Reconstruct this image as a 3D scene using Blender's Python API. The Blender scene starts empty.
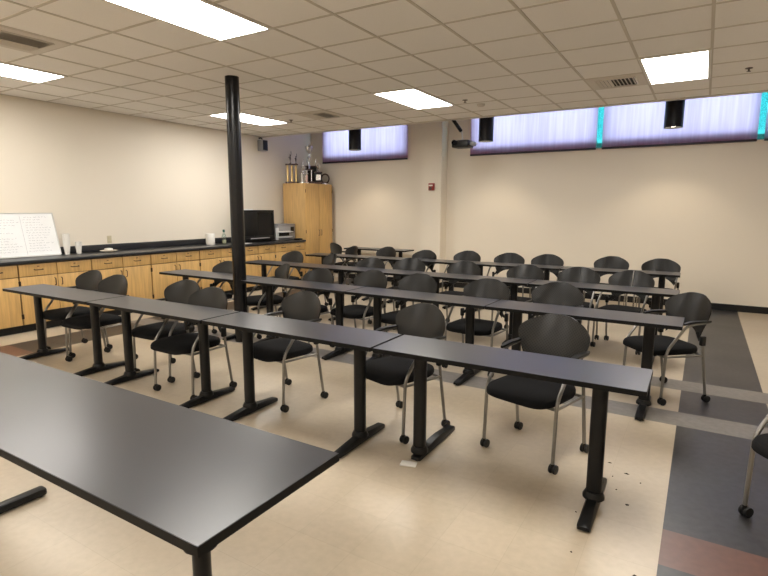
import bpy, bmesh, math, random
from mathutils import Vector, Matrix
random.seed(7)
C = bpy.context.scene.collection
PI = math.pi
R = math.radians

# ------------------------------------------------------------------ dimensions (metres)
H = 3.016            # suspended ceiling
LW, RW = -5.377, 4.75
YF, YB = -6.2, 5.738
YE = 4.137           # where the suspended ceiling stops
HU = 3.75            # upper ceiling by the windows
T = 0.6096           # ceiling module
CF = -4.676          # front edge of the worktop

# ------------------------------------------------------------------ materials
def new_mat(name):
    m = bpy.data.materials.new(name); m.use_nodes = True
    nt = m.node_tree
    b = nt.nodes['Principled BSDF']
    return m, nt, b

def node(nt, typ, **kw):
    n = nt.nodes.new(typ)
    for k, v in kw.items(): setattr(n, k, v)
    return n

def mat(name, col, rough=0.5, metal=0.0, spec=0.5, bump=0.0, scale=40.0, vary=0.0, coat=0.0, stretch=(1, 1, 1)):
    m, nt, b = new_mat(name)
    b.inputs['Base Color'].default_value = (*col, 1)
    b.inputs['Roughness'].default_value = rough
    b.inputs['Metallic'].default_value = metal
    b.inputs['Specular IOR Level'].default_value = spec
    b.inputs['Coat Weight'].default_value = coat
    if bump or vary:
        tc = node(nt, 'ShaderNodeTexCoord'); mp = node(nt, 'ShaderNodeMapping')
        mp.inputs['Scale'].default_value = stretch
        nt.links.new(tc.outputs['Object'], mp.inputs['Vector'])
        nz = node(nt, 'ShaderNodeTexNoise'); nz.inputs['Scale'].default_value = scale
        nz.inputs['Detail'].default_value = 4
        nt.links.new(mp.outputs['Vector'], nz.inputs['Vector'])
        if vary:
            rp = node(nt, 'ShaderNodeValToRGB')
            rp.color_ramp.elements[0].position = 0.3; rp.color_ramp.elements[1].position = 0.7
            rp.color_ramp.elements[0].color = (*[c * (1 - vary) for c in col], 1)
            rp.color_ramp.elements[1].color = (*[min(1, c * (1 + vary)) for c in col], 1)
            nt.links.new(nz.outputs['Fac'], rp.inputs['Fac'])
            nt.links.new(rp.outputs['Color'], b.inputs['Base Color'])
        if bump:
            bp = node(nt, 'ShaderNodeBump'); bp.inputs['Strength'].default_value = bump
            bp.inputs['Distance'].default_value = 0.002
            nt.links.new(nz.outputs['Fac'], bp.inputs['Height'])
            nt.links.new(bp.outputs['Normal'], b.inputs['Normal'])
    return m

def vct_mat(name, col, vary=0.12, seam=0.85, rough=0.345):
    """vinyl floor tile: 12 inch squares, mottled, faint seams, waxed"""
    m, nt, b = new_mat(name)
    tc = node(nt, 'ShaderNodeTexCoord')
    mp = node(nt, 'ShaderNodeMapping'); mp.inputs['Location'].default_value = (-2.45, -0.25, 0)
    nt.links.new(tc.outputs['Object'], mp.inputs['Vector'])
    br = node(nt, 'ShaderNodeTexBrick', offset=0.0, squash=1.0)
    br.inputs['Scale'].default_value = 1.0
    br.inputs['Brick Width'].default_value = 0.305; br.inputs['Row Height'].default_value = 0.305
    br.inputs['Mortar Size'].default_value = 0.0012; br.inputs['Mortar Smooth'].default_value = 0.2
    br.inputs['Color1'].default_value = (1, 1, 1, 1); br.inputs['Color2'].default_value = (0.95, 0.95, 0.95, 1)
    br.inputs['Mortar'].default_value = (seam, seam, seam, 1)
    nt.links.new(mp.outputs['Vector'], br.inputs['Vector'])
    nz = node(nt, 'ShaderNodeTexNoise'); nz.inputs['Scale'].default_value = 24; nz.inputs['Detail'].default_value = 6
    nt.links.new(tc.outputs['Object'], nz.inputs['Vector'])
    rp = node(nt, 'ShaderNodeValToRGB')
    rp.color_ramp.elements[0].position = 0.3; rp.color_ramp.elements[1].position = 0.72
    rp.color_ramp.elements[0].color = (*[c * (1 - vary) for c in col], 1)
    rp.color_ramp.elements[1].color = (*[min(1, c * (1 + vary)) for c in col], 1)
    nt.links.new(nz.outputs['Fac'], rp.inputs['Fac'])
    mx = node(nt, 'ShaderNodeMix', data_type='RGBA', blend_type='MULTIPLY')
    mx.inputs[0].default_value = 1.0
    nt.links.new(rp.outputs['Color'], mx.inputs[6]); nt.links.new(br.outputs['Color'], mx.inputs[7])
    nt.links.new(mx.outputs[2], b.inputs['Base Color'])
    n2 = node(nt, 'ShaderNodeTexNoise'); n2.inputs['Scale'].default_value = 1.3; n2.inputs['Detail'].default_value = 3
    nt.links.new(tc.outputs['Object'], n2.inputs['Vector'])
    mr = node(nt, 'ShaderNodeMapRange'); mr.inputs['To Min'].default_value = rough - 0.06; mr.inputs['To Max'].default_value = rough + 0.08
    nt.links.new(n2.outputs['Fac'], mr.inputs['Value']); nt.links.new(mr.outputs['Result'], b.inputs['Roughness'])
    b.inputs['Specular IOR Level'].default_value = 0.5
    return m

def wood_mat(name, col, vary=0.14, axis='Z', rough=0.38):
    m, nt, b = new_mat(name)
    tc = node(nt, 'ShaderNodeTexCoord'); mp = node(nt, 'ShaderNodeMapping')
    mp.inputs['Scale'].default_value = (14, 14, 0.9) if axis == 'Z' else (14, 0.9, 14)
    nt.links.new(tc.outputs['Object'], mp.inputs['Vector'])
    nz = node(nt, 'ShaderNodeTexNoise'); nz.inputs['Scale'].default_value = 3.0
    nz.inputs['Detail'].default_value = 6; nz.inputs['Distortion'].default_value = 0.5
    nt.links.new(mp.outputs['Vector'], nz.inputs['Vector'])
    rp = node(nt, 'ShaderNodeValToRGB')
    rp.color_ramp.elements[0].position = 0.3; rp.color_ramp.elements[1].position = 0.7
    rp.color_ramp.elements[0].color = (*[c * (1 - vary) for c in col], 1)
    rp.color_ramp.elements[1].color = (*[min(1, c * (1 + vary)) for c in col], 1)
    nt.links.new(nz.outputs['Fac'], rp.inputs['Fac']); nt.links.new(rp.outputs['Color'], b.inputs['Base Color'])
    b.inputs['Roughness'].default_value = rough
    return m

def emit_mat(name, col, strength):
    m, nt, b = new_mat(name)
    b.inputs['Base Color'].default_value = (0.9, 0.9, 0.9, 1)
    b.inputs['Emission Color'].default_value = (*col, 1)
    b.inputs['Emission Strength'].default_value = strength
    return m

def perforated_mat(name):
    """moulded black plastic pierced by rows of small slanted holes"""
    m, nt, b = new_mat(name)
    b.inputs['Roughness'].default_value = 0.29; b.inputs['Specular IOR Level'].default_value = 0.3
    tc = node(nt, 'ShaderNodeTexCoord'); mp = node(nt, 'ShaderNodeMapping')
    mp.inputs['Rotation'].default_value = (0, R(45), 0); mp.inputs['Scale'].default_value = (66, 0.01, 66)
    nt.links.new(tc.outputs['Object'], mp.inputs['Vector'])
    vo = node(nt, 'ShaderNodeTexVoronoi'); vo.inputs['Scale'].default_value = 1.0
    vo.inputs['Randomness'].default_value = 0.0
    nt.links.new(mp.outputs['Vector'], vo.inputs['Vector'])
    rp = node(nt, 'ShaderNodeValToRGB')
    rp.color_ramp.elements[0].position = 0.25; rp.color_ramp.elements[0].color = (0.001, 0.001, 0.001, 1)
    rp.color_ramp.elements[1].position = 0.34; rp.color_ramp.elements[1].color = (0.016, 0.0155, 0.015, 1)
    nt.links.new(vo.outputs['Distance'], rp.inputs['Fac']); nt.links.new(rp.outputs['Color'], b.inputs['Base Color'])
    bp = node(nt, 'ShaderNodeBump'); bp.inputs['Strength'].default_value = 0.5; bp.inputs['Distance'].default_value = 0.002
    nt.links.new(rp.outputs['Color'], bp.inputs['Height']); nt.links.new(bp.outputs['Normal'], b.inputs['Normal'])
    return m

def shade_mat(name):
    m, nt, b = new_mat(name)
    out = nt.nodes['Material Output']
    tc = node(nt, 'ShaderNodeTexCoord'); mp = node(nt, 'ShaderNodeMapping')
    mp.inputs['Scale'].default_value = (16, 16, 0.7)
    nt.links.new(tc.outputs['Object'], mp.inputs['Vector'])
    nz = node(nt, 'ShaderNodeTexNoise'); nz.inputs['Scale'].default_value = 1.5; nz.inputs['Detail'].default_value = 5
    nt.links.new(mp.outputs['Vector'], nz.inputs['Vector'])
    rp = node(nt, 'ShaderNodeValToRGB')
    rp.color_ramp.elements[0].position = 0.25; rp.color_ramp.elements[0].color = (0.36, 0.16, 0.225, 1)
    rp.color_ramp.elements[1].position = 0.75; rp.color_ramp.elements[1].color = (0.46, 0.215, 0.29, 1)
    nt.links.new(nz.outputs['Fac'], rp.inputs['Fac'])
    tr = node(nt, 'ShaderNodeBsdfTranslucent'); df = node(nt, 'ShaderNodeBsdfDiffuse')
    df.inputs['Color'].default_value = (0.02, 0.014, 0.025, 1)
    nt.links.new(rp.outputs['Color'], tr.inputs['Color'])
    ad = node(nt, 'ShaderNodeAddShader')
    nt.links.new(tr.outputs[0], ad.inputs[0]); nt.links.new(df.outputs[0], ad.inputs[1])
    nt.links.new(ad.outputs[0], out.inputs['Surface'])
    return m

def glass_mat(name, tint=(0.85, 0.97, 1.0), gloss=0.08):
    m, nt, b = new_mat(name)
    out = nt.nodes['Material Output']
    tp = node(nt, 'ShaderNodeBsdfTransparent'); tp.inputs['Color'].default_value = (*tint, 1)
    gl = node(nt, 'ShaderNodeBsdfGlossy'); gl.inputs['Roughness'].default_value = 0.03
    mx = node(nt, 'ShaderNodeMixShader'); mx.inputs['Fac'].default_value = gloss
    nt.links.new(tp.outputs[0], mx.inputs[1]); nt.links.new(gl.outputs[0], mx.inputs[2])
    nt.links.new(mx.outputs[0], out.inputs['Surface'])
    return m

M = {}
M['wall'] = mat('cream wall paint', (0.76, 0.695, 0.59), 0.6, bump=0.08, scale=180, vary=0.015)
M['ceil'] = mat('ceiling tile', (0.88, 0.85, 0.81), 0.85, bump=0.25, scale=220, vary=0.03, spec=0.2)
M['grid'] = mat('ceiling grid metal', (0.58, 0.53, 0.46), 0.6)
M['fascia'] = mat('fascia paint', (0.62, 0.57, 0.5), 0.6)
M['cream'] = vct_mat('cream floor tile', (0.465, 0.39, 0.29), 0.05)
M['char'] = vct_mat('charcoal floor tile', (0.030, 0.029, 0.031), 0.3, 0.9, 0.345)
M['grey'] = vct_mat('grey floor tile', (0.17, 0.155, 0.14), 0.15, 0.88)
M['red'] = vct_mat('terracotta floor tile', (0.13, 0.062, 0.045), 0.12, 0.88)
M['black'] = mat('black rubber', (0.009, 0.009, 0.0095), 0.5, spec=.3)
M['blackpaint'] = mat('black gloss paint', (0.005, 0.005, 0.006), 0.25, spec=.35, bump=0.05, scale=60)
M['blackmetal'] = mat('black powder coat', (0.006, 0.006, 0.0065), 0.36, spec=.25, bump=0.05, scale=200)
M['laminate'] = mat('charcoal laminate', (0.032, 0.033, 0.039), 0.29, bump=0.03, scale=300, vary=0.06)
M['edge'] = mat('black edge band', (0.005, 0.005, 0.005), 0.5, spec=.15)
M['fabric'] = mat('black seat fabric', (0.006, 0.006, 0.0065), 0.95, bump=0.5, scale=500, vary=0.2, spec=0.2)
M['shell'] = perforated_mat('pierced black plastic')
M['plastic'] = mat('black plastic', (0.008, 0.008, 0.008), 0.42, spec=.25)
M['steel'] = mat('satin grey steel', (0.26, 0.25, 0.235), 0.32, metal=0.85)
M['chrome'] = mat('bright steel', (0.7, 0.68, 0.65), 0.22, metal=1.0)
M['maple'] = wood_mat('maple veneer', (0.61, 0.385, 0.145))
M['mapleside'] = wood_mat('maple veneer side', (0.58, 0.37, 0.15))
M['bodywood'] = mat('dark cabinet gap', (0.16, 0.10, 0.045), 0.6)
M['counter'] = mat('black epoxy worktop', (0.016, 0.017, 0.02), 0.3, vary=0.1, scale=80)
M['bronze'] = mat('dark bronze', (0.07, 0.05, 0.035), 0.35, metal=0.7)
M['whitebd'] = mat('whiteboard enamel', (0.78, 0.79, 0.80), 0.28, vary=0.02, scale=6)
M['alu'] = mat('aluminium', (0.6, 0.6, 0.58), 0.35, metal=0.9)
M['ink'] = mat('faded marker ink', (0.30, 0.31, 0.36), 0.6)
M['foam'] = mat('white foam', (0.80, 0.78, 0.73), 0.6)
M['plate'] = mat('paper plate', (0.62, 0.55, 0.46), 0.6)
M['clear'] = glass_mat('clear plastic', (0.82, 0.9, 0.86), 0.12)
M['green'] = mat('dark green plastic', (0.02, 0.10, 0.07), 0.4)
M['ivory'] = mat('ivory plastic', (0.55, 0.49, 0.34), 0.4)
M['screen'] = mat('dark glass', (0.004, 0.004, 0.005), 0.15, spec=.25)
M['greypl'] = mat('grey plastic', (0.27, 0.265, 0.27), 0.42)
M['lightgrey'] = mat('pale grey plastic', (0.55, 0.55, 0.55), 0.42)
M['paper'] = mat('white paper', (0.8, 0.79, 0.76), 0.7)
M['alarm'] = mat('red alarm plastic', (0.28, 0.022, 0.015), 0.35)
M['gold'] = mat('gold trophy tube', (0.78, 0.58, 0.26), 0.28, metal=0.55)
M['silver'] = mat('silver trophy metal', (0.72, 0.71, 0.70), 0.2, metal=0.95)
M['pink'] = mat('pale rose trophy tube', (0.62, 0.42, 0.38), 0.3, metal=0.4)
M['darkwood'] = mat('dark trophy wood', (0.05, 0.016, 0.012), 0.3)
M['shade'] = shade_mat('roller shade cloth')
M['hem'] = mat('dark hem bar', (0.025, 0.015, 0.03), 0.5)
M['pane'] = glass_mat('window glass')
M['tint'] = glass_mat('cyan sky light filter', (0.13, 0.32, 0.31), 0.04)  # cyan of the sky light put into the filter colour
M['frame'] = mat('white window frame', (0.6, 0.6, 0.6), 0.4)
M['panel'] = emit_mat('lit diffuser', (1.0, 0.96, 0.895), 9.0)
M['lamp'] = emit_mat('lit downlight', (1.0, 0.86, 0.66), 6.0)
M['fixture'] = mat('white fixture frame', (0.72, 0.70, 0.66), 0.45)
M['vent'] = mat('vent metal', (0.66, 0.61, 0.54), 0.5)
M['dark'] = mat('dark void', (0.012, 0.011, 0.010), 0.8)
M['debris'] = mat('brown crumbs', (0.03, 0.02, 0.015), 0.9)
M['concrete'] = mat('sky blocker concrete', (0.4, 0.4, 0.4), 0.9, vary=0.1, scale=8)  # for the added sky-blocking wall only

# ------------------------------------------------------------------ mesh helpers
def obj(name, bm, m, parent=None, smooth=True, loc=None, angle=38):
    me = bpy.data.meshes.new(name)
    bmesh.ops.recalc_face_normals(bm, faces=bm.faces)
    if smooth:
        for f in bm.faces: f.smooth = True
        for e in bm.edges:
            if len(e.link_faces) == 2 and e.calc_face_angle(0) > R(angle): e.smooth = False
    bm.to_mesh(me); bm.free()
    ms = m if isinstance(m, (list, tuple)) else [m]
    for x in ms: me.materials.append(x)
    o = bpy.data.objects.new(name, me); C.objects.link(o)
    if parent: o.parent = parent
    if loc: o.location = loc
    return o

def tag(o, label, cat, group=None):
    o['label'] = label; o['category'] = cat
    if group: o['group'] = group
    return o

def thing(name, label, cat, loc=(0, 0, 0), rz=0.0, group=None):
    o = bpy.data.objects.new(name, None); C.objects.link(o)
    o.empty_display_size = 0.05
    o.location = loc; o.rotation_euler = (0, 0, rz)
    return tag(o, label, cat, group)

def struct(name, bm, m, smooth=False, parent=None):
    o = obj(name, bm, m, parent, smooth)
    if parent is None: o['kind'] = 'structure'
    return o

def dup(root, loc, rz, label, group=None):
    r = root.copy(); C.objects.link(r); r.location = loc; r.rotation_euler = (0, 0, rz)
    r['label'] = label
    if group: r['group'] = group
    for ch in list(root.children):
        c = ch.copy(); C.objects.link(c); c.parent = r
        for g in list(ch.children):
            d = g.copy(); C.objects.link(d); d.parent = c
    return r

def box(bm, x0, x1, y0, y1, z0, z1, bev=0.0, seg=2, mi=0, mtx=None):
    r = bmesh.ops.create_cube(bm, size=1.0)
    vs = r['verts']
    for v in vs:
        v.co = Vector((x0 + (v.co.x + .5) * (x1 - x0), y0 + (v.co.y + .5) * (y1 - y0), z0 + (v.co.z + .5) * (z1 - z0)))
    fs = set(f for v in vs for f in v.link_faces)
    if bev > 0:
        es = list(set(e for v in vs for e in v.link_edges))
        g = bmesh.ops.bevel(bm, geom=es, offset=bev, segments=seg, affect='EDGES', profile=0.5)
        fs |= set(g['faces']); vs = list(set(v for f in fs if f.is_valid for v in f.verts))
    for f in fs:
        if f.is_valid: f.material_index = mi
    if mtx is not None:
        for v in vs:
            if v.is_valid: v.co = mtx @ v.co
    return bm

def B(*a, **k):
    bm = bmesh.new(); box(bm, *a, **k); return bm

def lathe(bm, prof, n=20, c=(0, 0, 0), axis='Z', cap=True):
    rings = []
    for r, z in prof:
        ring = []
        for i in range(n):
            a = 2 * PI * i / n
            if axis == 'Z': co = (c[0] + r * math.cos(a), c[1] + r * math.sin(a), c[2] + z)
            elif axis == 'X': co = (c[0] + z, c[1] + r * math.cos(a), c[2] + r * math.sin(a))
            else: co = (c[0] + r * math.cos(a), c[1] + z, c[2] + r * math.sin(a))
            ring.append(bm.verts.new(co))
        rings.append(ring)
    for a, b in zip(rings, rings[1:]):
        for i in range(n):
            bm.faces.new((a[i], a[(i + 1) % n], b[(i + 1) % n], b[i]))
    if cap:
        bm.faces.new(rings[0]); bm.faces.new(rings[-1])
    return bm

def L(prof, **k):
    bm = bmesh.new(); lathe(bm, prof, **k); return bm

def fillet(pts, rad, n=5):
    pts = [Vector(p) for p in pts]; out = [pts[0]]
    for i in range(1, len(pts) - 1):
        p, a, b = pts[i], pts[i - 1], pts[i + 1]
        d = min(rad, (a - p).length * .45, (b - p).length * .45)
        s = p + (a - p).normalized() * d; e = p + (b - p).normalized() * d
        for k in range(n + 1):
            t = k / n
            out.append(s * (1 - t) ** 2 + p * 2 * t * (1 - t) + e * t * t)
    out.append(pts[-1]); return out

def tube(bm, pts, r=0.011, n=10, rad=0.04, sx=1.0):
    P = fillet(pts, rad) if len(pts) > 2 else [Vector(p) for p in pts]
    rings = []; up = None
    for i, p in enumerate(P):
        t = (P[min(i + 1, len(P) - 1)] - P[max(i - 1, 0)]).normalized()
        if up is None:
            up = Vector((1, 0, 0)) if abs(t.x) < 0.8 else Vector((0, 1, 0))
        s = t.cross(up).normalized(); up = s.cross(t).normalized()
        rr = r(i / (len(P) - 1)) if callable(r) else r
        rings.append([bm.verts.new(p + (up * math.cos(2 * PI * k / n) * sx + s * math.sin(2 * PI * k / n)) * rr) for k in range(n)])
    for a, b in zip(rings, rings[1:]):
        for k in range(n): bm.faces.new((a[k], a[(k + 1) % n], b[(k + 1) % n], b[k]))
    bm.faces.new(rings[0]); bm.faces.new(rings[-1])
    return bm

def TB(*a, **k):
    bm = bmesh.new(); tube(bm, *a, **k); return bm

def quad(bm, pts, mi=0):
    f = bm.faces.new([bm.verts.new(p) for p in pts]); f.material_index = mi; return f

# ------------------------------------------------------------------ the room
def floor_():
    bm = bmesh.new()
    xs = [LW - .1, -4.255, -3.645, 2.45, 3.06, RW + .1]
    ys = [YF - .1, -1.53, -1.225, 0.25, 0.555, 1.14, 1.445, YB + .1]
    for i in range(len(xs) - 1):
        for j in range(len(ys) - 1):
            band = i in (1, 3)
            mi = 0
            if band: mi = 1
            if band and j == 1: mi = 3
            if j in (3, 5) and i != 0: mi = 2
            box(bm, xs[i], xs[i + 1], ys[j], ys[j + 1], -0.05, 0.0, mi=mi)
    return struct('floor', bm, [M['cream'], M['char'], M['grey'], M['red']])
floor_()

struct('wall_left', B(LW - .15, LW, YF, YB + .25, 0, HU), M['wall'])
struct('wall_right', B(RW, RW + .15, YF, YB + .25, 0, HU), M['wall'])
struct('wall_front', B(LW, RW, YF - .15, YF, 0, HU), M['wall'])
OP = [(-4.94, -2.87), (-1.39, 4.42)]   # window openings in the back wall
OZ0, OZ1 = 2.74, 3.56
bm = bmesh.new()
NOTCH = ((.80, .96), (3.04, 3.20))  # slots cut so the added cyan filters reach down to the hems
box(bm, LW, RW, YB, YB + .25, 0, 2.605)
for a, b in ((LW, .80), (.96, 3.04), (3.20, RW)):
    box(bm, a, b, YB, YB + .25, 2.605, OZ0)
box(bm, LW, RW, YB, YB + .25, OZ1, HU)
for a, b in ((LW, OP[0][0]), (OP[0][1], OP[1][0]), (OP[1][1], RW)):
    box(bm, a, b, YB, YB + .25, OZ0, OZ1)
struct('wall_back', bm, M['wall'])
struct('trim_1', B(-2.375, -1.937, YB - .279, YB, 0, HU), M['wall'])           # pilaster
bm = bmesh.new()
box(bm, LW, RW, YF, YE, H, H + .03)
struct('ceiling', bm, M['ceil'])
struct('ceiling.001', B(LW - .1, RW + .1, YE - .1, YB + .25, HU, HU + .1), M['fascia'])
bm = bmesh.new()
g = .012
i = math.ceil(LW / T)
while i * T < RW:
    box(bm, i * T - g, i * T + g, YF, YE, H - .005, H + .001); i += 1
j = math.ceil(YF / T)
while j * T < YE:
    box(bm, LW, RW, j * T - g, j * T + g, H - .0045, H + .001); j += 1
box(bm, LW, LW + .022, YF, YE, H - .006, H + .001)
struct('trim_3', bm, M['grid'])
bm = bmesh.new()
box(bm, LW, RW, YE, YE + .06, H - .012, HU)
box(bm, LW, RW, YE - .03, YE, H - .012, H)
struct('trim_4', bm, M['fascia'])
bm = B(-4.6, RW, YB - .015, YB, 0, .105)
box(bm, -2.39, -1.922, YB - .294, YB, 0, .105)
struct('baseboard_back', bm, M['black'])
struct('baseboard_right', B(RW - .02, RW, YF, YB, 0, .105), M['black'])

for n, (a, b) in enumerate(OP):
    w = bpy.data.objects.new('window_%d' % (n + 1), None); C.objects.link(w); w['kind'] = 'structure'
    w.location = ((a + b) / 2, YB + .15, OZ0)
    bm = bmesh.new(); hw = (b - a) / 2; hh = OZ1 - OZ0
    rails = [(-hw, hw, 0, .035)] if n == 0 else [(-hw, .80 - w.location.x, 0, .035), (.96 - w.location.x, 3.04 - w.location.x, 0, .035), (3.20 - w.location.x, hw, 0, .035)]
    for x0, x1, z0, z1 in (*rails, (-hw, hw, hh - .04, hh), (-hw, -hw + .04, .035, hh - .04), (hw - .04, hw, .035, hh - .04)):
        box(bm, x0, x1, -.03, .03, z0, z1)
    nm = 1 if n == 0 else 4
    for k in range(1, nm + 1):
        x = -hw + 2 * hw * k / (nm + 1)
        if n == 0: x += .25
        box(bm, x - .02, x + .02, -.03, .03, .035, hh - .04)
    obj('frame', bm, M['frame'], w, False)
    obj('pane', B(-hw + .04, hw - .04, -.004, .004, .035, hh - .04), M['pane'], w, False)
    if n == 1:
        for a, b in NOTCH:
            obj('added_cyan_filter', B(a - w.location.x, b - w.location.x, -.11, -.10, 2.606 - OZ0, hh), M['tint'], w, False)  # added filter behind each shade gap, turns the sky light cyan
# unseen low wall added outside to keep sky light off the lower shades
struct('added_sky_blocker', B(LW - 2, RW + 3, YB + 1.0, YB + 1.2, 1.5, 2.80), M['concrete'])

# roller shades: cloth, hem bar and tube
def shade(x0, x1, label):
    t = thing('roller_shade', label, 'roller shade', ((x0 + x1) / 2, YB - .055, 2.575), 0, 'roller shades over the high windows')
    w = (x1 - x0) / 2; bm = bmesh.new(); n = 40; rows = []
    for z in (0.02, .98):
        rows.append([bm.verts.new((-w + 2 * w * k / n, .004 * math.sin(k * 1.3) * (1 if z < .5 else .2), z)) for k in range(n + 1)])
    for k in range(n): bm.faces.new((rows[0][k], rows[0][k + 1], rows[1][k + 1], rows[1][k]))
    obj('cloth', bm, M['shade'], t)
    obj('hem_bar', B(-w, w, -.012, .012, 0, .032, bev=.006), M['hem'], t)
    for x in (-w, w):
        obj('bracket', B(x - .004, x + .004, -.03, .0545, .965, 1.035), M['hem'], t, False)
    obj('roller_tube', L([(.028, -w), (.028, w)], axis='X', c=(0, .01, 1.0)), M['hem'], t)
shade(-5.005, -2.81, 'violet roller shade over the separate window near the trophies')
shade(-1.44, 0.835, 'violet roller shade behind the projector, on the long window')
shade(0.925, 3.075, 'violet roller shade in the long window, with a pale strip at both edges')
shade(3.16, 4.45, 'violet roller shade at the end of the long window farthest from the trophies')

# black steel pillar
p = obj('pillar', L([(.077, 0), (.077, H)], n=28, c=(-2.12, .347, 0)), M['blackpaint']); p['kind'] = 'structure'

# ------------------------------------------------------------------ ceiling fittings
def light_panel(i, j, label):
    x, y = (i + .5) * T, (j + 1) * T
    t = thing('ceiling_light', label, 'ceiling light', (x, y, H - .006), 0, 'fluorescent ceiling panels')
    w, l = T / 2, T; bm = bmesh.new()
    for a in ((-w, w, -l, -l + .03), (-w, w, l - .03, l), (-w, -w + .03, -l + .03, l - .03), (w - .03, w, -l + .03, l - .03)):
        box(bm, *a, -.006, .004)
    obj('frame', bm, M['fixture'], t, False)
    obj('diffuser', B(-w + .03, w - .03, -l + .03, l - .03, -.004, .003), M['panel'], t, False)
light_panel(-7, -3, 'long ceiling light panel above the whiteboard, cut off by the photo edge')
light_panel(-2, -3, 'large bright ceiling panel nearest the camera, ahead of the black pillar')
light_panel(-7, 3, 'bright ceiling panel seen behind the black pillar')
light_panel(-2, 3, 'bright ceiling panel in the middle, nearest the projector')
light_panel(3, 3, 'bright ceiling panel between a vent and a sprinkler by the long window')
for i, j, w_ in ((3, -3, 'over the dark floor band'), (-7, -9, 'by the cabinet wall'), (-2, -9, 'over the front of the room'), (3, -9, 'behind the camera')):
    light_panel(i, j, 'ceiling light panel outside the photo, ' + w_)

def vent(i, j, label):
    t = thing('ceiling_vent', label, 'air vent', ((i + .5) * T, (j + .5) * T, H - .005), 0, 'air vents in the ceiling')
    w = T / 2 - .012; bm = bmesh.new(); q = .095
    for a in ((-w, w, -w, -w + q), (-w, w, w - q, w), (-w, -w + q, -w + q, w - q), (w - q, w, -w + q, w - q)):
        box(bm, *a, -.004, .003)
    for a in ((-w + q, w - q, -w + q - .012, -w + q), (-w + q, w - q, w - q, w - q + .012), (-w + q - .012, -w + q, -w + q, w - q), (w - q, w - q + .012, -w + q, w - q)):
        box(bm, *a, -.014, -.002)
    obj('frame', bm, M['vent'], t, False)
    obj('backing', B(-w + q, w - q, -w + q, w - q, -.001, .003), M['dark'], t, False)
    for k in range(10):
        x = -w + q + .02 + k * (2 * (w - q) - .04) / 9
        bm = bmesh.new()
        box(bm, -.016, .016, -w + q, w - q, -.001, .001, mtx=Matrix.Translation((x, 0, -.008)) @ Matrix.Rotation(R(38 if k > 3 else -38), 4, 'Y'))
        obj('slat', bm, M['vent'], t, False)
vent(-5, -3, 'square ceiling vent beside the long light panel over the whiteboard')
vent(-5, 4, 'square ceiling vent ahead of the separate window near the trophies')
vent(2, 4, 'square ceiling vent beside the bright panel by the long window')

def sprinkler(x, y, label):
    t = thing('sprinkler_head', label, 'sprinkler', (x, y, H + .003), 0, 'sprinklers in the ceiling')
    obj('escutcheon', L([(.036, 0), (.034, -.008), (.012, -.012)], n=16), M['bronze'], t)
    bm = bmesh.new(); lathe(bm, [(.008, -.01), (.008, -.035)], n=8); lathe(bm, [(.02, -.035), (.02, -.038)], n=12)
    obj('deflector', bm, M['bronze'], t)
sprinkler(-3.47, 2.872, 'small dark sprinkler head on the ceiling between pillar and trophies')
sprinkler(-.369, 2.821, 'small dark sprinkler head on the ceiling above the projector')
sprinkler(2.772, 2.80, 'small dark sprinkler head near the bright panel by the long window')
o = obj('smoke_detector', L([(.055, 0), (.055, -.018), (.04, -.035)], n=20), M['vent'], loc=(-.282, 3.185, H))
tag(o, 'small round beige smoke detector on the ceiling above the projector', 'smoke detector')

def downlight(x, y, zb, label):
    t = thing('cylinder_downlight', label, 'pendant light', (x, y, zb), 0, 'black cylinder lights by the windows')
    r = .125; h = HU - .25 - zb
    obj('housing', L([(r - .012, .03), (r - .012, 0), (r, 0), (r, h), (.02, h + .01)], n=28, cap=False), M['blackmetal'], t)
    obj('stem', L([(.012, h), (.012, HU - zb)], n=10), M['blackmetal'], t)
    obj('lamp', L([(r - .014, .028), (r - .014, .034)], n=24), M['lamp'], t)
    ld = bpy.data.lights.new('downlight beam', 'SPOT'); ld.energy = 15; ld.color = (1, .84, .62); ld.spot_size = R(112); ld.spot_blend = .6
    ld.shadow_soft_size = .08
    lo = bpy.data.objects.new('downlight beam', ld); C.objects.link(lo); lo.location = (x, y, zb + .015)
downlight(-3.58, 4.9, 2.725, 'black cylinder pendant in front of the separate window near the trophies')
downlight(-.838, 4.9, 2.725, 'black cylinder pendant next to the projector')
downlight(2.01, 4.9, 2.745, 'black cylinder pendant by the long window, farthest from the projector')

def projector():
    t = thing('projector', 'small dark ceiling projector on an angled arm near the long window', 'projector', (-1.05, 4.42, 2.615))
    obj('body', B(-.16, .13, -.13, .13, -.03, .085, bev=.015), M['plastic'], t)
    obj('lens', L([(.042, 0), (.045, -.05), (.036, -.05), (.03, -.03)], n=20, c=(-.10, -.12, .045), axis='Y'), M['screen'], t)
    obj('top_panel', B(-.06, .05, -.10, .10, .085, .09), M['greypl'], t, False)
    obj('cable_box', B(.125, .20, -.05, .09, .0, .06, bev=.012), M['greypl'], t)
    bm = TB([(-.015, .0, .09), (-.02, -.02, .20), (-.045, -.10, .30), (-.10, -.21, .40)], r=.014, rad=.05)
    obj('ceiling_arm', bm, M['lightgrey'], t)
    obj('arm_clamp', TB([(-.03, -.05, .24), (-.10, -.235, .41)], r=.03), M['blackmetal'], t)
projector()

def wall_speaker():
    t = thing('wall_speaker', 'small dark grey speaker high on the cabinet wall near the trophies', 'speaker', (LW, 4.06, 2.72))
    obj('cabinet', B(.03, .17, -.07, .09, 0, .22, bev=.012), M['greypl'], t)
    obj('grille', B(.168, .176, -.055, .075, .015, .205, bev=.003), M['plastic'], t)
    obj('bracket', TB([(.0, .01, .26), (.08, .01, .26), (.09, .01, .20)], r=.014, rad=.03), M['blackmetal'], t)
wall_speaker()

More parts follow.
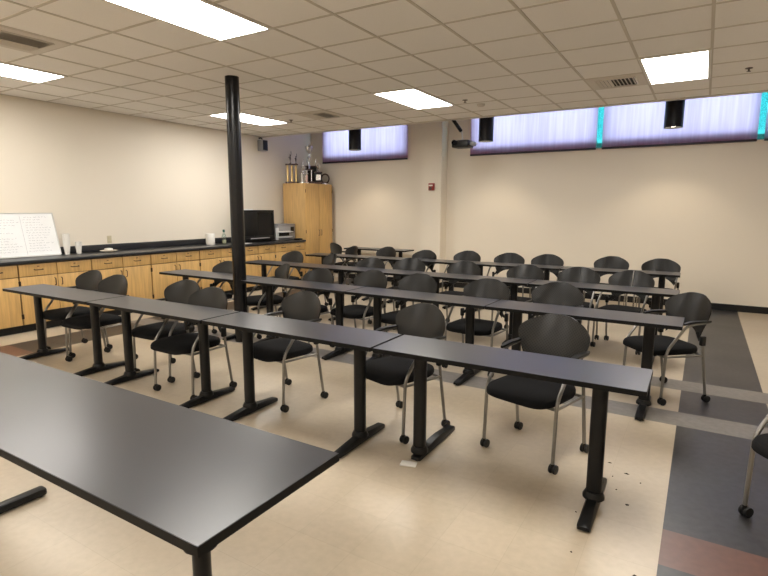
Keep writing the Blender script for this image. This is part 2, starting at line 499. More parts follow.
def alarm():
    t = thing('fire_alarm', 'red fire alarm strobe on the pilaster of the back wall', 'fire alarm', (-2.132, YB - .277, 2.0))
    obj('body', B(-.062, .062, -.045, 0, -.07, .07, bev=.008), M['alarm'], t)
    obj('strobe_lens', B(-.05, .035, -.058, -.044, .012, .038, bev=.005), M['foam'], t)
    obj('horn_grille', L([(.03, 0), (.03, -.006)], n=16, c=(-.012, -.045, -.03), axis='Y'), M['darkwood'], t)
alarm()

def outlet():
    t = thing('wall_outlet', 'ivory electrical outlet on the wall above the black worktop', 'outlet', (LW, .76, 1.085))
    obj('cover_plate', B(0, .007, -.036, .036, -.058, .058, bev=.003), M['ivory'], t)
    for z in (-.025, .022):
        obj('socket', B(.006, .0095, -.016, .016, z - .014, z + .014, bev=.003), M['ivory'], t)
outlet()

# ------------------------------------------------------------------ base cabinets and worktop
UW = 0.914
Y0 = -0.840
UN = [-2, -1, 0, 1, 2, 3, 4, 5]
FX = CF - .028     # face of the doors
def base_cabinet(y, label):
    t = thing('base_cabinet', label, 'cabinet', (0, y, 0), 0, 'wooden base cabinets under the worktop')
    w = .913
    obj('body', B(LW + .001, FX - .022, .0008, w, .10, .872), M['bodywood'], t, False)
    obj('toe_kick', B(LW + .001, FX - .075, .0008, w, .001, .10), M['black'], t, False)
    for k in range(2):
        a = .008 + k * .4545; b = a + .443
        m = (a + b) / 2
        dr = obj('drawer', B(FX - .021, FX, a, b, .715, .862, bev=.002), M['maple'], t)
        obj('handle', TB([(FX, m - .05, .795), (FX + .028, m - .05, .79), (FX + .028, m + .05, .79), (FX, m + .05, .795)], r=.0055, n=8, rad=.015), M['bronze'], dr)
        obj('label_clip', B(FX, FX + .004, m - .012, m + .012, .828, .838), M['bronze'], dr)
        d = obj('door', B(FX - .021, FX, a, b, .108, .705, bev=.002), M['maple'], t)
        hy = b - .035 if k == 0 else a + .035
        obj('handle', TB([(FX, hy, .665), (FX + .028, hy, .66), (FX + .028, hy, .575), (FX, hy, .57)], r=.0055, n=8, rad=.015), M['bronze'], d)
        ey = a - .002 if k == 0 else b + .002
        for z in (.185, .60):
            obj('hinge', B(FX - .004, FX + .007, ey - .006, ey + .006, z, z + .06), M['bronze'], d, False)
    return t
ords = {5: 'wooden base cabinet directly beside the tall cabinet, under printer',
        4: 'wooden base cabinet under the black television, second from the tall cabinet',
        3: 'wooden base cabinet third from the tall cabinet, partly behind the black pillar',
        2: 'wooden base cabinet fourth from the tall cabinet, under the white canister',
        1: 'wooden base cabinet fifth from the tall cabinet, under the bare worktop',
        0: 'wooden base cabinet sixth from the tall cabinet, under the foam cups',
        -1: 'wooden base cabinet seventh from the tall cabinet, under the whiteboard',
        -2: 'wooden base cabinet eighth from the tall cabinet, beyond the photo edge'}
for k in UN[1:]:
    base_cabinet(Y0 + k * .916, ords[k])

YC = Y0 + 6 * .916       # start of the tall cabinet
t = thing('worktop', 'long black worktop with backsplash over the wooden base cabinets', 'countertop', (LW, 0, .876))
yl = Y0 - .916 - .02
obj('slab', B(.001, CF - LW, yl, YC - .003, 0, .038, bev=.005), M['counter'], t)
obj('backsplash', B(.001, .02, yl, YC - .003, .038, .138, bev=.003), M['counter'], t)

def tall_cabinet():
    y1 = YC + .93
    t = thing('tall_cabinet', 'tall wooden double-door storage cabinet in the back corner', 'cabinet', (0, YC, 0))
    w = .93; zt = 2.10
    obj('body', B(LW + .085, CF - .022, .001, w, .09, zt, bev=.002), M['mapleside'], t)
    obj('toe_kick', B(LW + .001, CF - .09, .002, w, .001, .09), M['black'], t, False)
    for k in range(2):
        a = .006 + k * (w / 2); b = a + w / 2 - .010
        d = obj('door', B(CF - .021, CF, a, b, .1, zt - .008, bev=.002), M['maple'], t)
        hy = b - .03 if k == 0 else a + .03
        obj('handle', TB([(CF, hy, 1.11), (CF + .03, hy, 1.105), (CF + .03, hy, .995), (CF, hy, .99)], r=.0055, n=8, rad=.015), M['bronze'], d)
        ey = a if k == 0 else b
        for z in (.3, 1.05, 1.9):
            obj('hinge', B(CF - .003, CF + .006, ey - .005, ey + .005, z, z + .07), M['bronze'], d, False)
tall_cabinet()

# ------------------------------------------------------------------ things on the worktop
ZW = .9145
def whiteboard():
    t = thing('whiteboard', 'white dry-erase board with faint handwriting leaning on the wall', 'whiteboard', (0, 0, 0))
    # lower edge on the worktop, top edge against the wall
    base = Vector((-5.20, 0, ZW + .003)); top = Vector((LW + .022, 0, 1.497))
    u = (top - base); h = u.length; u.normalize(); n = Vector((u.z, 0, -u.x))
    y1, wd = -.060, 1.25
    mtx = Matrix(((n.x, 0, u.x, base.x), (0, 1, 0, y1 - wd), (n.z, 0, u.z, base.z), (0, 0, 0, 1)))
    bm = bmesh.new(); box(bm, -.006, .006, 0, wd, 0, h, mtx=mtx)
    obj('board', bm, M['whitebd'], t, False)
    bm = bmesh.new()
    for a in ((0, wd, 0, .014), (0, wd, h - .014, h), (0, .014, 0, h), (wd - .014, wd, 0, h)):
        box(bm, -.008, .010, a[0], a[1], a[2], a[3], mtx=mtx)
    obj('frame', bm, M['alu'], t, False)
    bm = bmesh.new(); rnd = random.Random(3)
    cols = [(.05, .38), (.42, .80), (.84, 1.20)]
    for c0, c1 in cols:
        z = h - .06
        while z > .05:
            if rnd.random() < .88:
                e = c1 - rnd.random() * (c1 - c0) * .45; y = c0 + rnd.random() * .04
                while y < e:
                    wl = rnd.uniform(.015, .045); pts = []
                    nn = max(3, int(wl / .006))
                    for q in range(nn + 1):
                        pts.append((y + wl * q / nn, z + rnd.uniform(-.007, .007)))
                    for (ya, za), (yb, zb) in zip(pts, pts[1:]):
                        quad(bm, [mtx @ Vector((.0068, ya, za - .0018)), mtx @ Vector((.0068, yb, zb - .0018)), mtx @ Vector((.0068, yb, zb + .0018)), mtx @ Vector((.0068, ya, za + .0018))])
                    y += wl + rnd.uniform(.008, .02)
            z -= .036
    for yy in (.40, .82):
        quad(bm, [mtx @ Vector((.0067, yy, .03)), mtx @ Vector((.0067, yy + .003, .03)), mtx @ Vector((.0067, yy + .003, h - .04)), mtx @ Vector((.0067, yy, h - .04))])
    obj('handwriting', bm, M['ink'], t, False)
whiteboard()

def cup_stack(x, y, n, label):
    t = thing('foam_cup_stack', label, 'cups', (x, y, ZW), 0, 'stacks of foam cups on the worktop')
    for k in range(n):
        z = k * .024
        bm = L([(.030, z), (.043, z + .115), (.046, z + .118), (.046, z + .124), (.041, z + .124), (.029, z + .01)], n=20)
        obj('foam_cup', bm, M['foam'], t)
cup_stack(-5.20, .022, 8, 'taller stack of white foam cups beside the whiteboard')
cup_stack(-5.20, .185, 3, 'shorter stack of white foam cups on the black worktop')
bm = L([(.07, 0), (.12, .018), (.125, .02), (.118, .024), (.065, .008)], n=28)
o = obj('paper_plate', bm, M['plate'], loc=(-5.15, .60, ZW)); tag(o, 'shallow pale plate on the worktop below the wall outlet', 'plate')
bm = bmesh.new(); lathe(bm, [(.03, .008), (.06, .018), (.055, .038), (.02, .045)], n=18)
o = obj('food_wrap', bm, M['foam'], loc=(-5.15, .60, ZW + .012)); tag(o, 'crumpled whitish wrap lying in the shallow plate', 'wrapper')
t = thing('paper_towel_roll', 'white paper roll standing on the worktop near the black pillar', 'paper roll', (-5.12, 2.50, ZW))
obj('roll', L([(.02, 0), (.078, 0), (.08, .004), (.08, .196), (.078, .2), (.02, .2)], n=28, cap=False), M['foam'], t)
obj('core', L([(.02, .001), (.02, .199)], n=16), M['plate'], t)
t = thing('plastic_bottle', 'clear plastic bottle with dark green top on the worktop by the pillar', 'bottle', (-5.12, 2.82, ZW))
obj('body', L([(.03, 0), (.042, .01), (.042, .13), (.036, .16), (.014, .20), (.014, .22)], n=22), M['clear'], t)
obj('contents', L([(.028, .003), (.039, .012), (.039, .07)], n=20), M['ivory'], t)
obj('cap', L([(.021, .215), (.021, .255), (.017, .262)], n=16), M['green'], t)

def television():
    t = thing('television', 'large black boxy television on the worktop beside the printer', 'television', (-5.32, 3.19, ZW + .001))
    w, h = .80, .62
    obj('cabinet', B(.03, .35, .0, w, .03, h, bev=.012), M['plastic'], t)
    obj('base', B(.05, .33, .05, w - .05, 0, .032, bev=.005), M['black'], t)
    bm = bmesh.new()
    for a in ((.0, w, h - .05, h), (.0, w, .03, .12), (.0, .34, .12, h - .05), (w - .05, w, .12, h - .05)):
        box(bm, .345, .372, a[0], a[1], a[2], a[3], bev=.004)
    obj('bezel', bm, M['plastic'], t)
    obj('screen', B(.346, .358, .335, w - .05, .12, h - .05), M['screen'], t, False)
    obj('control_strip', B(.37, .376, .14, w - .14, .06, .085, bev=.003), M['greypl'], t)
    o = obj('paper_stack', B(-.10, .10, -.14, .13, 0, .018, bev=.002), M['paper'], loc=(-5.13, 3.36, ZW + .001 + h + .0005)); tag(o, 'white papers lying on top of the black television', 'papers')
    o = obj('paper_sheet', B(-.07, .07, -.08, .08, 0, .005), M['paper'], loc=(-4.83, 3.10, ZW + .0005), smooth=False); tag(o, 'white paper sheet on the worktop in front of the black television', 'paper')
television()

def printer():
    t = thing('printer', 'grey desktop printer with pale paper trays beside the tall cabinet', 'printer', (-5.30, 4.00, ZW + .001))
    obj('body', B(.0, .36, .06, .62, 0, .30, bev=.015), M['greypl'], t)
    obj('scanner_lid', B(.0, .36, .10, .62, .302, .335, bev=.01), M['greypl'], t)
    obj('paper_tray', B(.34, .44, .07, .44, .055, .085, bev=.006), M['lightgrey'], t)
    obj('output_tray', B(.34, .47, .07, .44, .165, .185, bev=.006), M['lightgrey'], t)
    obj('slot', B(.355, .363, .09, .42, .09, .16), M['dark'], t, False)
    obj('front_frame', B(.34, .372, .03, .10, .01, .26, bev=.006), M['lightgrey'], t)
    obj('control_panel', B(.357, .366, .47, .58, .15, .27, bev=.004), M['plastic'], t)
    obj('paper', B(.36, .45, .10, .40, .186, .19), M['paper'], t, False)
printer()
bm = bmesh.new(); box(bm, -.07, .07, -.06, .06, 0, .03, bev=.01)
o = obj('stapler_box', bm, M['plastic'], loc=(-4.80, 4.55, ZW + .0005)); tag(o, 'small flat black box on the worktop between printer and tall cabinet', 'box')

# ------------------------------------------------------------------ trophies on the tall cabinet
ZT = 2.101
def figure(bm, z, s=1.0, x=0, y=0):
    """a small winged victory figure on a stem"""
    lathe(bm, [(.022 * s, z), (.016 * s, z + .012 * s), (.006 * s, z + .03 * s), (.010 * s, z + .06 * s), (.016 * s, z + .10 * s), (.012 * s, z + .13 * s), (.005 * s, z + .145 * s), (.010 * s, z + .16 * s), (.003 * s, z + .175 * s)], n=10, c=(x, y, 0))
    tube(bm, [(x, y, z + .125 * s), (x + .02 * s, y + .02 * s, z + .17 * s), (x + .018 * s, y + .01 * s, z + .23 * s)], r=.005 * s, n=6)
    tube(bm, [(x, y, z + .125 * s), (x - .03 * s, y - .02 * s, z + .11 * s)], r=.005 * s, n=6)

def cupshape(bm, z, s=1.0, x=0, y=0):
    lathe(bm, [(.03 * s, z), (.026 * s, z + .01 * s), (.008 * s, z + .03 * s), (.008 * s, z + .06 * s), (.035 * s, z + .085 * s), (.048 * s, z + .13 * s), (.055 * s, z + .16 * s), (.050 * s, z + .16 * s), (.03 * s, z + .10 * s)], n=18, c=(x, y, 0))
    for q in (-1, 1):
        tube(bm, [(x, y + q * .045 * s, z + .145 * s), (x, y + q * .085 * s, z + .14 * s), (x, y + q * .075 * s, z + .10 * s), (x, y + q * .035 * s, z + .09 * s)], r=.005 * s, n=6, rad=.02)

def trophies():
    G = 'trophies on the tall cabinet'
    t = thing('trophy', 'trophy with three gold columns on a dark base, on the tall cabinet', 'trophy', (-5.17, YC + .16, ZT), R(41), G)
    obj('base', B(-.14, .14, -.07, .07, 0, .035, bev=.006), M['darkwood'], t)
    for x in (-.09, 0, .09):
        obj('column', L([(.026, .035), (.022, .05), (.022, .37), (.026, .385)], n=16, c=(x, 0, 0)), M['gold'], t)
    obj('top_plate', B(-.135, .135, -.065, .065, .385, .415, bev=.005), M['darkwood'], t)
    for x, s in ((-.03, 1.15), (.09, .95)):
        bm = bmesh.new(); figure(bm, .415, s, x, 0); obj('figure', bm, M['bronze'], t)

    t = thing('trophy', 'small trophy on two pale columns beside the three-column gold trophy', 'trophy', (-4.90, YC + .26, ZT), R(41), G)
    obj('base', B(-.085, .085, -.05, .05, 0, .025, bev=.005), M['silver'], t)
    obj('column', L([(.024, .025), (.024, .19)], n=14, c=(-.05, 0, 0)), M['foam'], t)
    obj('column', L([(.022, .025), (.022, .18)], n=14, c=(.045, 0, 0)), M['pink'], t)
    obj('top_plate', B(-.08, .08, -.045, .045, .19, .21, bev=.004), M['silver'], t)
    bm = bmesh.new(); cupshape(bm, .21, .9, -.03, 0); figure(bm, .33, .8, -.03, 0)
    obj('cup', bm, M['silver'], t)

    t = thing('trophy', 'tall silver cup trophy towering in the middle of the trophies', 'trophy', (-4.97, YC + .50, ZT), R(41), G)
    obj('base', B(-.09, .09, -.08, .08, 0, .06, bev=.006), M['darkwood'], t)
    for x in (-.05, .05):
        obj('column', L([(.014, .06), (.014, .30)], n=12, c=(x, 0, 0)), M['silver'], t)
    obj('top_plate', B(-.085, .085, -.07, .07, .30, .325, bev=.004), M['darkwood'], t)
    obj('stem', L([(.03, .325), (.014, .345), (.012, .54), (.02, .56)], n=14), M['silver'], t)
    bm = bmesh.new(); cupshape(bm, .55, 1.6); obj('cup', bm, M['silver'], t)
    bm = bmesh.new(); figure(bm, .74, .6); obj('figure', bm, M['silver'], t)

    t = thing('trophy', 'dark square trophy with silver rods standing behind the tall cup trophy', 'trophy', (-5.10, YC + .74, ZT), R(41), G)
    obj('base', B(-.17, .17, -.075, .075, 0, .05, bev=.006), M['darkwood'], t)
    for x in (-.14, .14):
        for y in (-.055, .055):
            obj('column', L([(.013, .05), (.013, .38)], n=10, c=(x, y, 0)), M['silver'], t)
    obj('panel', B(-.115, .115, -.045, .045, .05, .38), M['black'], t, False)
    obj('top_plate', B(-.17, .17, -.07, .07, .38, .41, bev=.004), M['darkwood'], t)
    for x in (-.09, .09):
        bm = bmesh.new(); figure(bm, .41, .8, x, 0); obj('figure', bm, M['silver'], t)

    t = thing('trophy', 'dark-bodied trophy with a small silver cup nearest the window', 'trophy', (-4.80, YC + .60, ZT), R(41), G)
    obj('base', B(-.09, .09, -.06, .06, 0, .04, bev=.006), M['darkwood'], t)
    obj('block', B(-.075, .075, -.05, .05, .04, .24, bev=.004), M['black'], t)
    obj('plaque', B(-.05, .05, -.053, -.049, .08, .20), M['silver'], t, False)
    obj('top_plate', B(-.085, .085, -.055, .055, .24, .26, bev=.004), M['darkwood'], t)
    bm = bmesh.new(); cupshape(bm, .26, 1.0); obj('cup', bm, M['silver'], t)
    t = thing('wreath_award', 'dark round wreath award standing nearest the window among the trophies', 'trophy', (-4.78, YC + .82, ZT), R(41), G)
    bm = bmesh.new(); pts = [(.085 * math.sin(2 * PI * k / 24), 0, .125 + .10 * math.cos(2 * PI * k / 24)) for k in range(24)] + [(0, 0, .225)]
    tube(bm, pts, r=.016, n=8, rad=.001); obj('ring', bm, M['darkwood'], t)
    obj('base', B(-.05, .05, -.035, .035, 0, .025, bev=.004), M['silver'], t)
trophies()

# ------------------------------------------------------------------ narrow tables
TL, TD, TH = 1.5, .40, .737
def table_proto():
    t = thing('training_table', '', 'table')
    obj('tabletop', B(0, TL - .009, 0, TD, TH - .028, TH, bev=.0015, seg=1), [M['laminate']], t)
    bm = bmesh.new()
    box(bm, -.0008, TL - .0082, -.0012, .0004, TH - .0275, TH - .0012); box(bm, -.0008, TL - .0082, TD - .0004, TD + .0012, TH - .0275, TH - .0012)
    box(bm, -.0008, .0004, 0, TD, TH - .0275, TH - .0012); box(bm, TL - .0094, TL - .0082, 0, TD, TH - .0275, TH - .0012)
    obj('edge_band', bm, M['edge'], t, False)
    for x in (.265, TL - .215):
        bm = bmesh.new(); n = 18; rings = []
        for z in (.05, TH - .028):
            rings.append([bm.verts.new((x + .040 * math.copysign(abs(math.cos(a)) ** .7, math.cos(a)), TD / 2 + .032 * math.copysign(abs(math.sin(a)) ** .7, math.sin(a)), z)) for a in [2 * PI * k / n for k in range(n)]])
        for k in range(n): bm.faces.new((rings[0][k], rings[0][(k + 1) % n], rings[1][(k + 1) % n], rings[1][k]))
        bm.faces.new(rings[0]); bm.faces.new(rings[1])
        lathe(bm, [(.056, .048), (.056, .062), (.044, .085)], n=20, c=(x, TD / 2, 0))
        leg = obj('leg', bm, M['blackmetal'], t)
        bm = bmesh.new()
        prof = [(-.285, .012, .030), (-.275, .010, .036), (-.05, .010, .058), (.05, .010, .058), (.275, .010, .036), (.285, .012, .030)]
        rr = []
        for y, z0, z1 in prof:
            w = .028 if abs(y) > .28 else .033
            rr.append([bm.verts.new((x + sx * w * (1 if k == 0 else .72), TD / 2 + y, z)) for sx, z, k in ((-1, z0, 0), (1, z0, 0), (1, (z0 + z1) / 2 + .006, 0), (1, z1, 1), (-1, z1, 1), (-1, (z0 + z1) / 2 + .006, 0))])
        for a, b in zip(rr, rr[1:]):
            for k in range(6): bm.faces.new((a[k], a[(k + 1) % 6], b[(k + 1) % 6], b[k]))
        bm.faces.new(rr[0]); bm.faces.new(rr[-1])
        obj('foot', bm, M['blackmetal'], leg)
        for y in (-.255, .255):
            obj('glide', L([(.016, 0), (.016, .008), (.01, .014)], n=12, c=(x, TD / 2 + y, 0)), M['black'], leg)
        obj('mount_plate', B(x - .06, x + .06, .05, TD - .05, TH - .036, TH - .028), M['blackmetal'], leg, False)
    return t
TP = table_proto()
first = [True]
def table(x, y, a, label, group):
    if first[0]:
        first[0] = False
        TP.location = (x, y, 0); TP.rotation_euler = (0, 0, a); TP['label'] = label; TP['group'] = group; return TP
    return dup(TP, (x, y, 0), a, label, group)

ROWS = {2: (2.360, -1.380, .0122, 'in the row in front of the black pillar', 'tables in the row in front of the pillar'),
        3: (2.443, .268, -.008, 'in the row just behind the black pillar', 'tables in the row behind the pillar'),
        4: (2.357, 1.874, .003, 'in the second row from the window wall', 'tables in the second row from the window wall'),
        5: (2.3105, 3.662, .036, 'in the long row nearest the window wall', 'tables in the long row nearest the window wall')}
NM = {4: 'nearest the cabinets', 3: 'second from the cabinets', 2: 'third from the cabinets', 1: 'farthest from the cabinets'}
for r, (xr, yr, a, phr, grp) in ROWS.items():
    for k in (4, 3, 2, 1):
        s = TL + (.010 if r == 2 else .003)
        o = table(xr - s * k * math.cos(a), yr - s * k * math.sin(a), a, 'grey-topped narrow table %s, %s' % (phr, NM[k]), grp)
        if k == 1 and r in (2, 3):          # this pair of pedestals is clamped a little further in
            legs = [c for c in o.children if c.name.startswith('leg')]
            for c in legs: c.location.x = -.040 if c.data.vertices[0].co.x < TL / 2 else -.018
            if r == 2:                      # its inner foot has slipped back under the column
                for c in min(legs, key=lambda q: q.data.vertices[0].co.x).children:
                    if not c.name.startswith('mount'): c.location.y = .225
table(-4.06, 5.16, 0.0, 'lone narrow grey table standing against the back wall beside the tall cabinet', None)
TPs = None

# ------------------------------------------------------------------ the big table in the foreground
def front_table():
    x1, x0, y0, y1 = 1.490, -1.18, -3.216, -2.622
    t = thing('long_table', 'long deep grey-topped table cut off in the near corner of the photo', 'table', (0, 0, 0))
    obj('tabletop', B(x0, x1, y0, y1, TH - .03, TH, bev=.0015, seg=1), M['laminate'], t)
    bm = bmesh.new()
    box(bm, x0 - .001, x1 + .001, y0 - .0012, y0 + .0004, TH - .0295, TH - .0014); box(bm, x0 - .001, x1 + .001, y1 - .0004, y1 + .0012, TH - .0295, TH - .0014)
    box(bm, x0 - .001, x0 + .0004, y0, y1, TH - .0295, TH - .0014); box(bm, x1 - .0004, x1 + .0012, y0, y1, TH - .0295, TH - .0014)
    obj('edge_band', bm, M['edge'], t, False)
    for x, y in ((x1 - .045, y0 + .045),):
        leg = obj('leg', L([(.024, .02), (.024, TH - .03)], n=20, c=(x, y, 0)), M['blackmetal'], t)
        obj('glide', L([(.022, 0), (.024, .02)], n=16, c=(x, y, 0)), M['black'], leg)
        obj('mount_plate', L([(.045, TH - .036), (.045, TH - .03)], n=20, c=(x, y, 0)), M['blackmetal'], leg)
    x = -.50
    leg = obj('leg', L([(.04, .05), (.04, TH - .03)], n=20, c=(x, -2.92, 0)), M['blackmetal'], t)
    obj('foot', B(x - .032, x + .032, -3.20, -2.66, .006, .05, bev=.014), M['blackmetal'], leg)
    for y in (-3.17, -2.69):
        obj('glide', L([(.016, 0), (.016, .008)], n=12, c=(x, y, 0)), M['black'], leg)
front_table()

# ------------------------------------------------------------------ chairs
def chair_back():
    """curved pierced shell, wide rounded top, arched underside, lower corners tucked in"""
    nu, nv = 24, 20; bm = bmesh.new(); grid = {}
    Wk = [(0, .190), (.12, .190), (.3, .205), (.5, .230), (.68, .250), (.78, .255), (.88, .250), (.95, .233), (.985, .210), (1, .18)]
    def W(v):
        for (a, wa), (b, wb) in zip(Wk, Wk[1:]):
            if v <= b:
                s = (v - a) / (b - a); s = s * s * (3 - 2 * s) if b > .85 else s
                return wa + (wb - wa) * s
        return Wk[-1][1]
    for side in (0, 1):
        for i in range(nu + 1):
            for j in range(nv + 1):
                u = -1 + 2 * i / nu; v = (j / nv) ** .85
                zb = .505 + .10 * (1 - abs(u) ** 2.2); zt = .872 - .062 * abs(u) ** 3
                x = u * W(v); z = zb + (zt - zb) * v
                e = (z - .5) / .365
                y = .165 + .085 * e + .018 * e * e - .062 * (x / .246) ** 2 * (.55 + .45 * e)
                y += .010 if side else 0.0
                grid[side, i, j] = bm.verts.new((x, y, z))
    for side in (0, 1):
        for i in range(nu):
            for j in range(nv):
                q = [grid[side, i, j], grid[side, i + 1, j], grid[side, i + 1, j + 1], grid[side, i, j + 1]]
                bm.faces.new(q if side == 0 else q[::-1])
    rim = [(i, 0) for i in range(nu)] + [(nu, j) for j in range(nv)] + [(i, nv) for i in range(nu, 0, -1)] + [(0, j) for j in range(nv, 0, -1)]
    for a, b in zip(rim, rim[1:] + rim[:1]):
        bm.faces.new((grid[0, a[0], a[1]], grid[1, a[0], a[1]], grid[1, b[0], b[1]], grid[0, b[0], b[1]]))
    return bm

def chair_seat():
    bm = bmesh.new(); n = 40; rings = []
    def ring(sc, z, drop=0):
        out = []
        for k in range(n):
            a = 2 * PI * k / n; c, s = math.cos(a), math.sin(a); e = .42
            x = .236 * sc * math.copysign(abs(c) ** e, c); y = -.055 + .235 * sc * math.copysign(abs(s) ** e, s)
            dz = -.022 * max(0, (-.16 - y) / .13) ** 1.6 if drop else 0
            x *= 1 - .10 * max(0, (y - .05) / .13)
            out.append(bm.verts.new((x, y, z + dz)))
        rings.append(out)
    ring(.90, .404); ring(.97, .408); ring(1.0, .424, 1); ring(1.0, .442, 1); ring(.975, .456, 1); ring(.90, .464, 1); ring(.6, .466, 1); ring(.25, .462)
    for a, b in zip(rings, rings[1:]):
        for k in range(n): bm.faces.new((a[k], a[(k + 1) % n], b[(k + 1) % n], b[k]))
    bm.faces.new(rings[0]); bm.faces.new(rings[-1])
    return bm

def caster(leg, x, y):
    bm = bmesh.new()
    for q in (-1, 1):
        lathe(bm, [(.012, q * .006), (.027, q * .007), (.029, q * .012), (.027, q * .021), (.012, q * .023)], n=16, c=(x, y + .012, .029), axis='X')
    lathe(bm, [(.0105, .05), (.0125, .066)], n=10, c=(x, y, 0))
    box(bm, x - .007, x + .007, y - .008, y + .022, .025, .056, bev=.004)
    obj('caster', bm, M['black'], leg)

def make_chair(label, back_variant=False):
    t = thing('guest_chair', label, 'chair')
    obj('seat', chair_seat(), M['fabric'], t)
    bk = obj('backrest', chair_back(), M['shell'], t)
    for s in (-1, 1):
        x = s * .247
        f = TB([(x, -.205, .06), (x, -.190, .445), (x * .99, -.03, .638), (x * .98, .04, .658), (x * .975, .185, .668)], r=.0115, rad=.06)
        leg = obj('leg', f, M['steel'], t); caster(leg, x, -.205)
        bm = bmesh.new(); rr = []
        for q in range(9):
            u = q / 8; y = -.045 + .245 * u; z = .654 + .017 * min(1, u * 3) ** .7
            w = .022 * (1 - abs(2 * u - 1) ** 5 * .6)
            rr.append([bm.verts.new((x * .98 + a * w, y, z + b)) for a, b in ((-1, .004), (-.8, .014), (.8, .014), (1, .004), (.7, -.002), (-.7, -.002))])
        for a, b in zip(rr, rr[1:]):
            for k in range(6): bm.faces.new((a[k], a[(k + 1) % 6], b[(k + 1) % 6], b[k]))
        bm.faces.new(rr[0]); bm.faces.new(rr[-1])
        obj('armrest', bm, M['plastic'], t)
        g = TB([(x, .205, .06), (x, .150, .42), (x * .985, .142, .53)], r=.0115, rad=.05)
        leg = obj('leg', g, M['steel'], t); caster(leg, x, .205)
        bm = bmesh.new()
        box(bm, x * .98 - .016, x * .98 + .016, .120, .162, .478, .558, bev=.008)
        tube(bm, [(x * .97, .142, .515), (s * .205, .140, .53), (s * .180, .140, .575)], r=.014, n=8, rad=.03)
        obj('back_bracket', bm, M['plastic'], t)
    bm = bmesh.new()
    tube(bm, [(-.247, -.188, .395), (.247, -.188, .395)], r=.010, n=8)
    tube(bm, [(-.247, .152, .395), (.247, .152, .395)], r=.010, n=8)
    for s in (-1, 1):
        tube(bm, [(s * .247, -.19, .398), (s * .247, .152, .398)], r=.009, n=8)
    obj('seat_frame', bm, M['steel'], t)
    if back_variant:
        obj('back_strip', TB([(0, .188, .612), (0, .217, .72), (0, .262, .868)], r=.006, n=8), M['steel'], t)
        for s in (-1, 1):
            bm = bmesh.new()
            for dx in (-.014, .014):
                tube(bm, [(s * .055 + dx, .13, .395), (s * .055 + dx, .20, .42), (s * .055 + dx, .213, .64)], r=.006, n=8, rad=.03)
            obj('support_rod', bm, M['chrome'], t)
    return t

CH = {2: [(-3.341, -.927, 0), (-2.737, -1.018, 0), (-1.776, -.897, 2), (-1.192, -1.095, -1), (-.38, -.83, -11), (.713, -.80, -18), (1.66, -.70, -15)],
      3: [(-2.911, .634, -5), (-2.122, .81, -30), (-1.331, .614, -8), (-.744, .827, -10), (-.118, .804, -8), (.667, .817, -5), (1.327, .922, -8), (2.305, .965, -48)],
      4: [(-3.281, 2.41, -5), (-2.558, 2.383, -32), (-1.561, 2.13, -1), (-1.039, 2.373, 3), (-.234, 2.383, -5), (.588, 2.404, -8), (1.234, 2.468, -5), (1.80, 2.43, -12)],
      5: [(-3.78, 4.78, 100), (-3.26, 4.0, -30), (-2.54, 4.14, -14), (-1.567, 3.818, -8), (-.886, 4.086, -5), (-.132, 4.054, 0), (.452, 4.126, -1), (1.336, 4.30, -8), (2.006, 4.274, -6)]}
ROWP = {2: 'in the row in front of the black pillar', 3: 'in the row just behind the black pillar',
        4: 'in the second row from the window wall', 5: 'in the row nearest the window wall'}
ORD = ['nearest the cabinets', 'second from the cabinets', 'third from the cabinets', 'fourth from the cabinets', 'fifth from the cabinets',
       'sixth from the cabinets', 'seventh from the cabinets', 'eighth from the cabinets', 'ninth from the cabinets']
CHP = make_chair('')
used = False
for r in CH:
    for k, (x, y, th) in enumerate(CH[r]):
        lab = 'black pierced-back chair %s, %s' % (ROWP[r], ORD[k])
        if r == 3 and k == 7: lab = 'black chair turned outward at the end of the row just behind the pillar'
        if r == 2 and k == 6: lab = 'nearest whole black chair, farthest from the cabinets in front of the pillar'
        if r == 5 and k == 0: lab = 'black chair seen side-on close to the tall cabinet, behind the last long row'
        if r == 4 and k == 7:
            c = make_chair('black chair with a bright strip up its back, second row from the window wall', True)
            c.location = (x, y, 0); c.rotation_euler = (0, 0, R(th)); c['group'] = 'chairs ' + ROWP[r]
            continue
        if not used:
            used = True; CHP.location = (x, y, 0); CHP.rotation_euler = (0, 0, R(th)); CHP['label'] = lab; CHP['group'] = 'chairs ' + ROWP[r]
        else:
            dup(CHP, (x, y, 0), R(th), lab, 'chairs ' + ROWP[r])
c = dup(CHP, (3.12, -.915, 0), R(-45), 'black chair on the dark floor band, cut off by the photo edge', 'loose chairs')
del c['group']

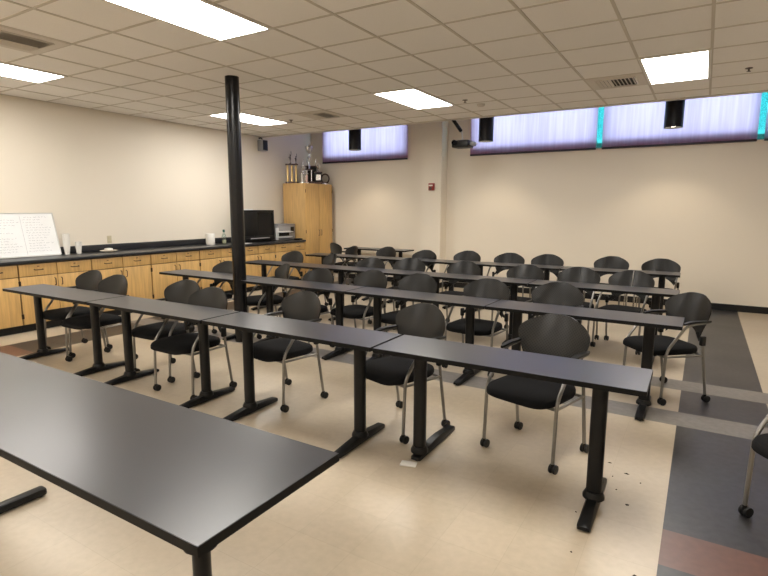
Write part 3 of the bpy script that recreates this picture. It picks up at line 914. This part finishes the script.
# ------------------------------------------------------------------ small things on the floor
bm = bmesh.new(); rnd = random.Random(5)
for x, y, s in ((2.12, -.627, .012), (2.229, -.722, .016), (2.272, -1.086, .013), (2.371, -1.671, .016), (2.20, -.95, .006), (2.31, -.80, .006), (2.10, -1.65, .007), (2.16, -.80, .005), (2.05, -1.30, .006)):
    n = 7; top = bm.verts.new((x, y, .006)); ring = [bm.verts.new((x + s * rnd.uniform(.5, 1.3) * math.cos(2 * PI * k / n), y + s * rnd.uniform(.3, .8) * math.sin(2 * PI * k / n), .001)) for k in range(n)]
    for k in range(n): bm.faces.new((ring[k], ring[(k + 1) % n], top))
o = obj('floor_debris', bm, M['debris'], smooth=False); o['kind'] = 'stuff'; tag(o, 'scattered dark crumbs on the cream floor tiles', 'debris')
bm = bmesh.new(); box(bm, -.05, .05, -.03, .03, 0, .008, bev=.002)
o = obj('folded_paper', bm, M['paper'], loc=(1.055, -1.305, .0005)); o.rotation_euler = (0, 0, R(15)); tag(o, 'folded white paper wedged at the foot of a table leg', 'paper')

# ------------------------------------------------------------------ daylight outside
w = bpy.data.worlds.new('sky'); bpy.context.scene.world = w; w.use_nodes = True
bg = w.node_tree.nodes['Background']; bg.inputs['Color'].default_value = (.48, .86, 1.0, 1); bg.inputs['Strength'].default_value = 3.5

# ------------------------------------------------------------------ camera
cd = bpy.data.cameras.new('camera'); cam = bpy.data.objects.new('camera', cd); C.objects.link(cam)
cd.sensor_fit = 'HORIZONTAL'; cd.sensor_width = 36.0; cd.lens = 523.28 / 768 * 36
cd.clip_start = .05
yaw, pit, rol = .5451, .1504, .0033
fwd = Vector((-math.sin(yaw) * math.cos(pit), math.cos(yaw) * math.cos(pit), -math.sin(pit)))
right = Vector((math.cos(yaw), math.sin(yaw), 0)); up = right.cross(fwd)
r_ = right * math.cos(rol) + up * math.sin(rol); u_ = -right * math.sin(rol) + up * math.cos(rol)
cam.matrix_world = Matrix(((r_.x, u_.x, -fwd.x, 2.5032), (r_.y, u_.y, -fwd.y, -3.9956), (r_.z, u_.z, -fwd.z, 1.571), (0, 0, 0, 1)))
sc = bpy.context.scene
sc.camera = cam
sc.view_settings.view_transform = 'Standard'; sc.view_settings.look = 'None'; sc.view_settings.gamma = 1.0
sc.view_settings.use_curve_mapping = False
sc.view_settings.exposure = 1.68
sc.cycles.max_bounces = 10; sc.cycles.diffuse_bounces = 5; sc.cycles.transparent_max_bounces = 16
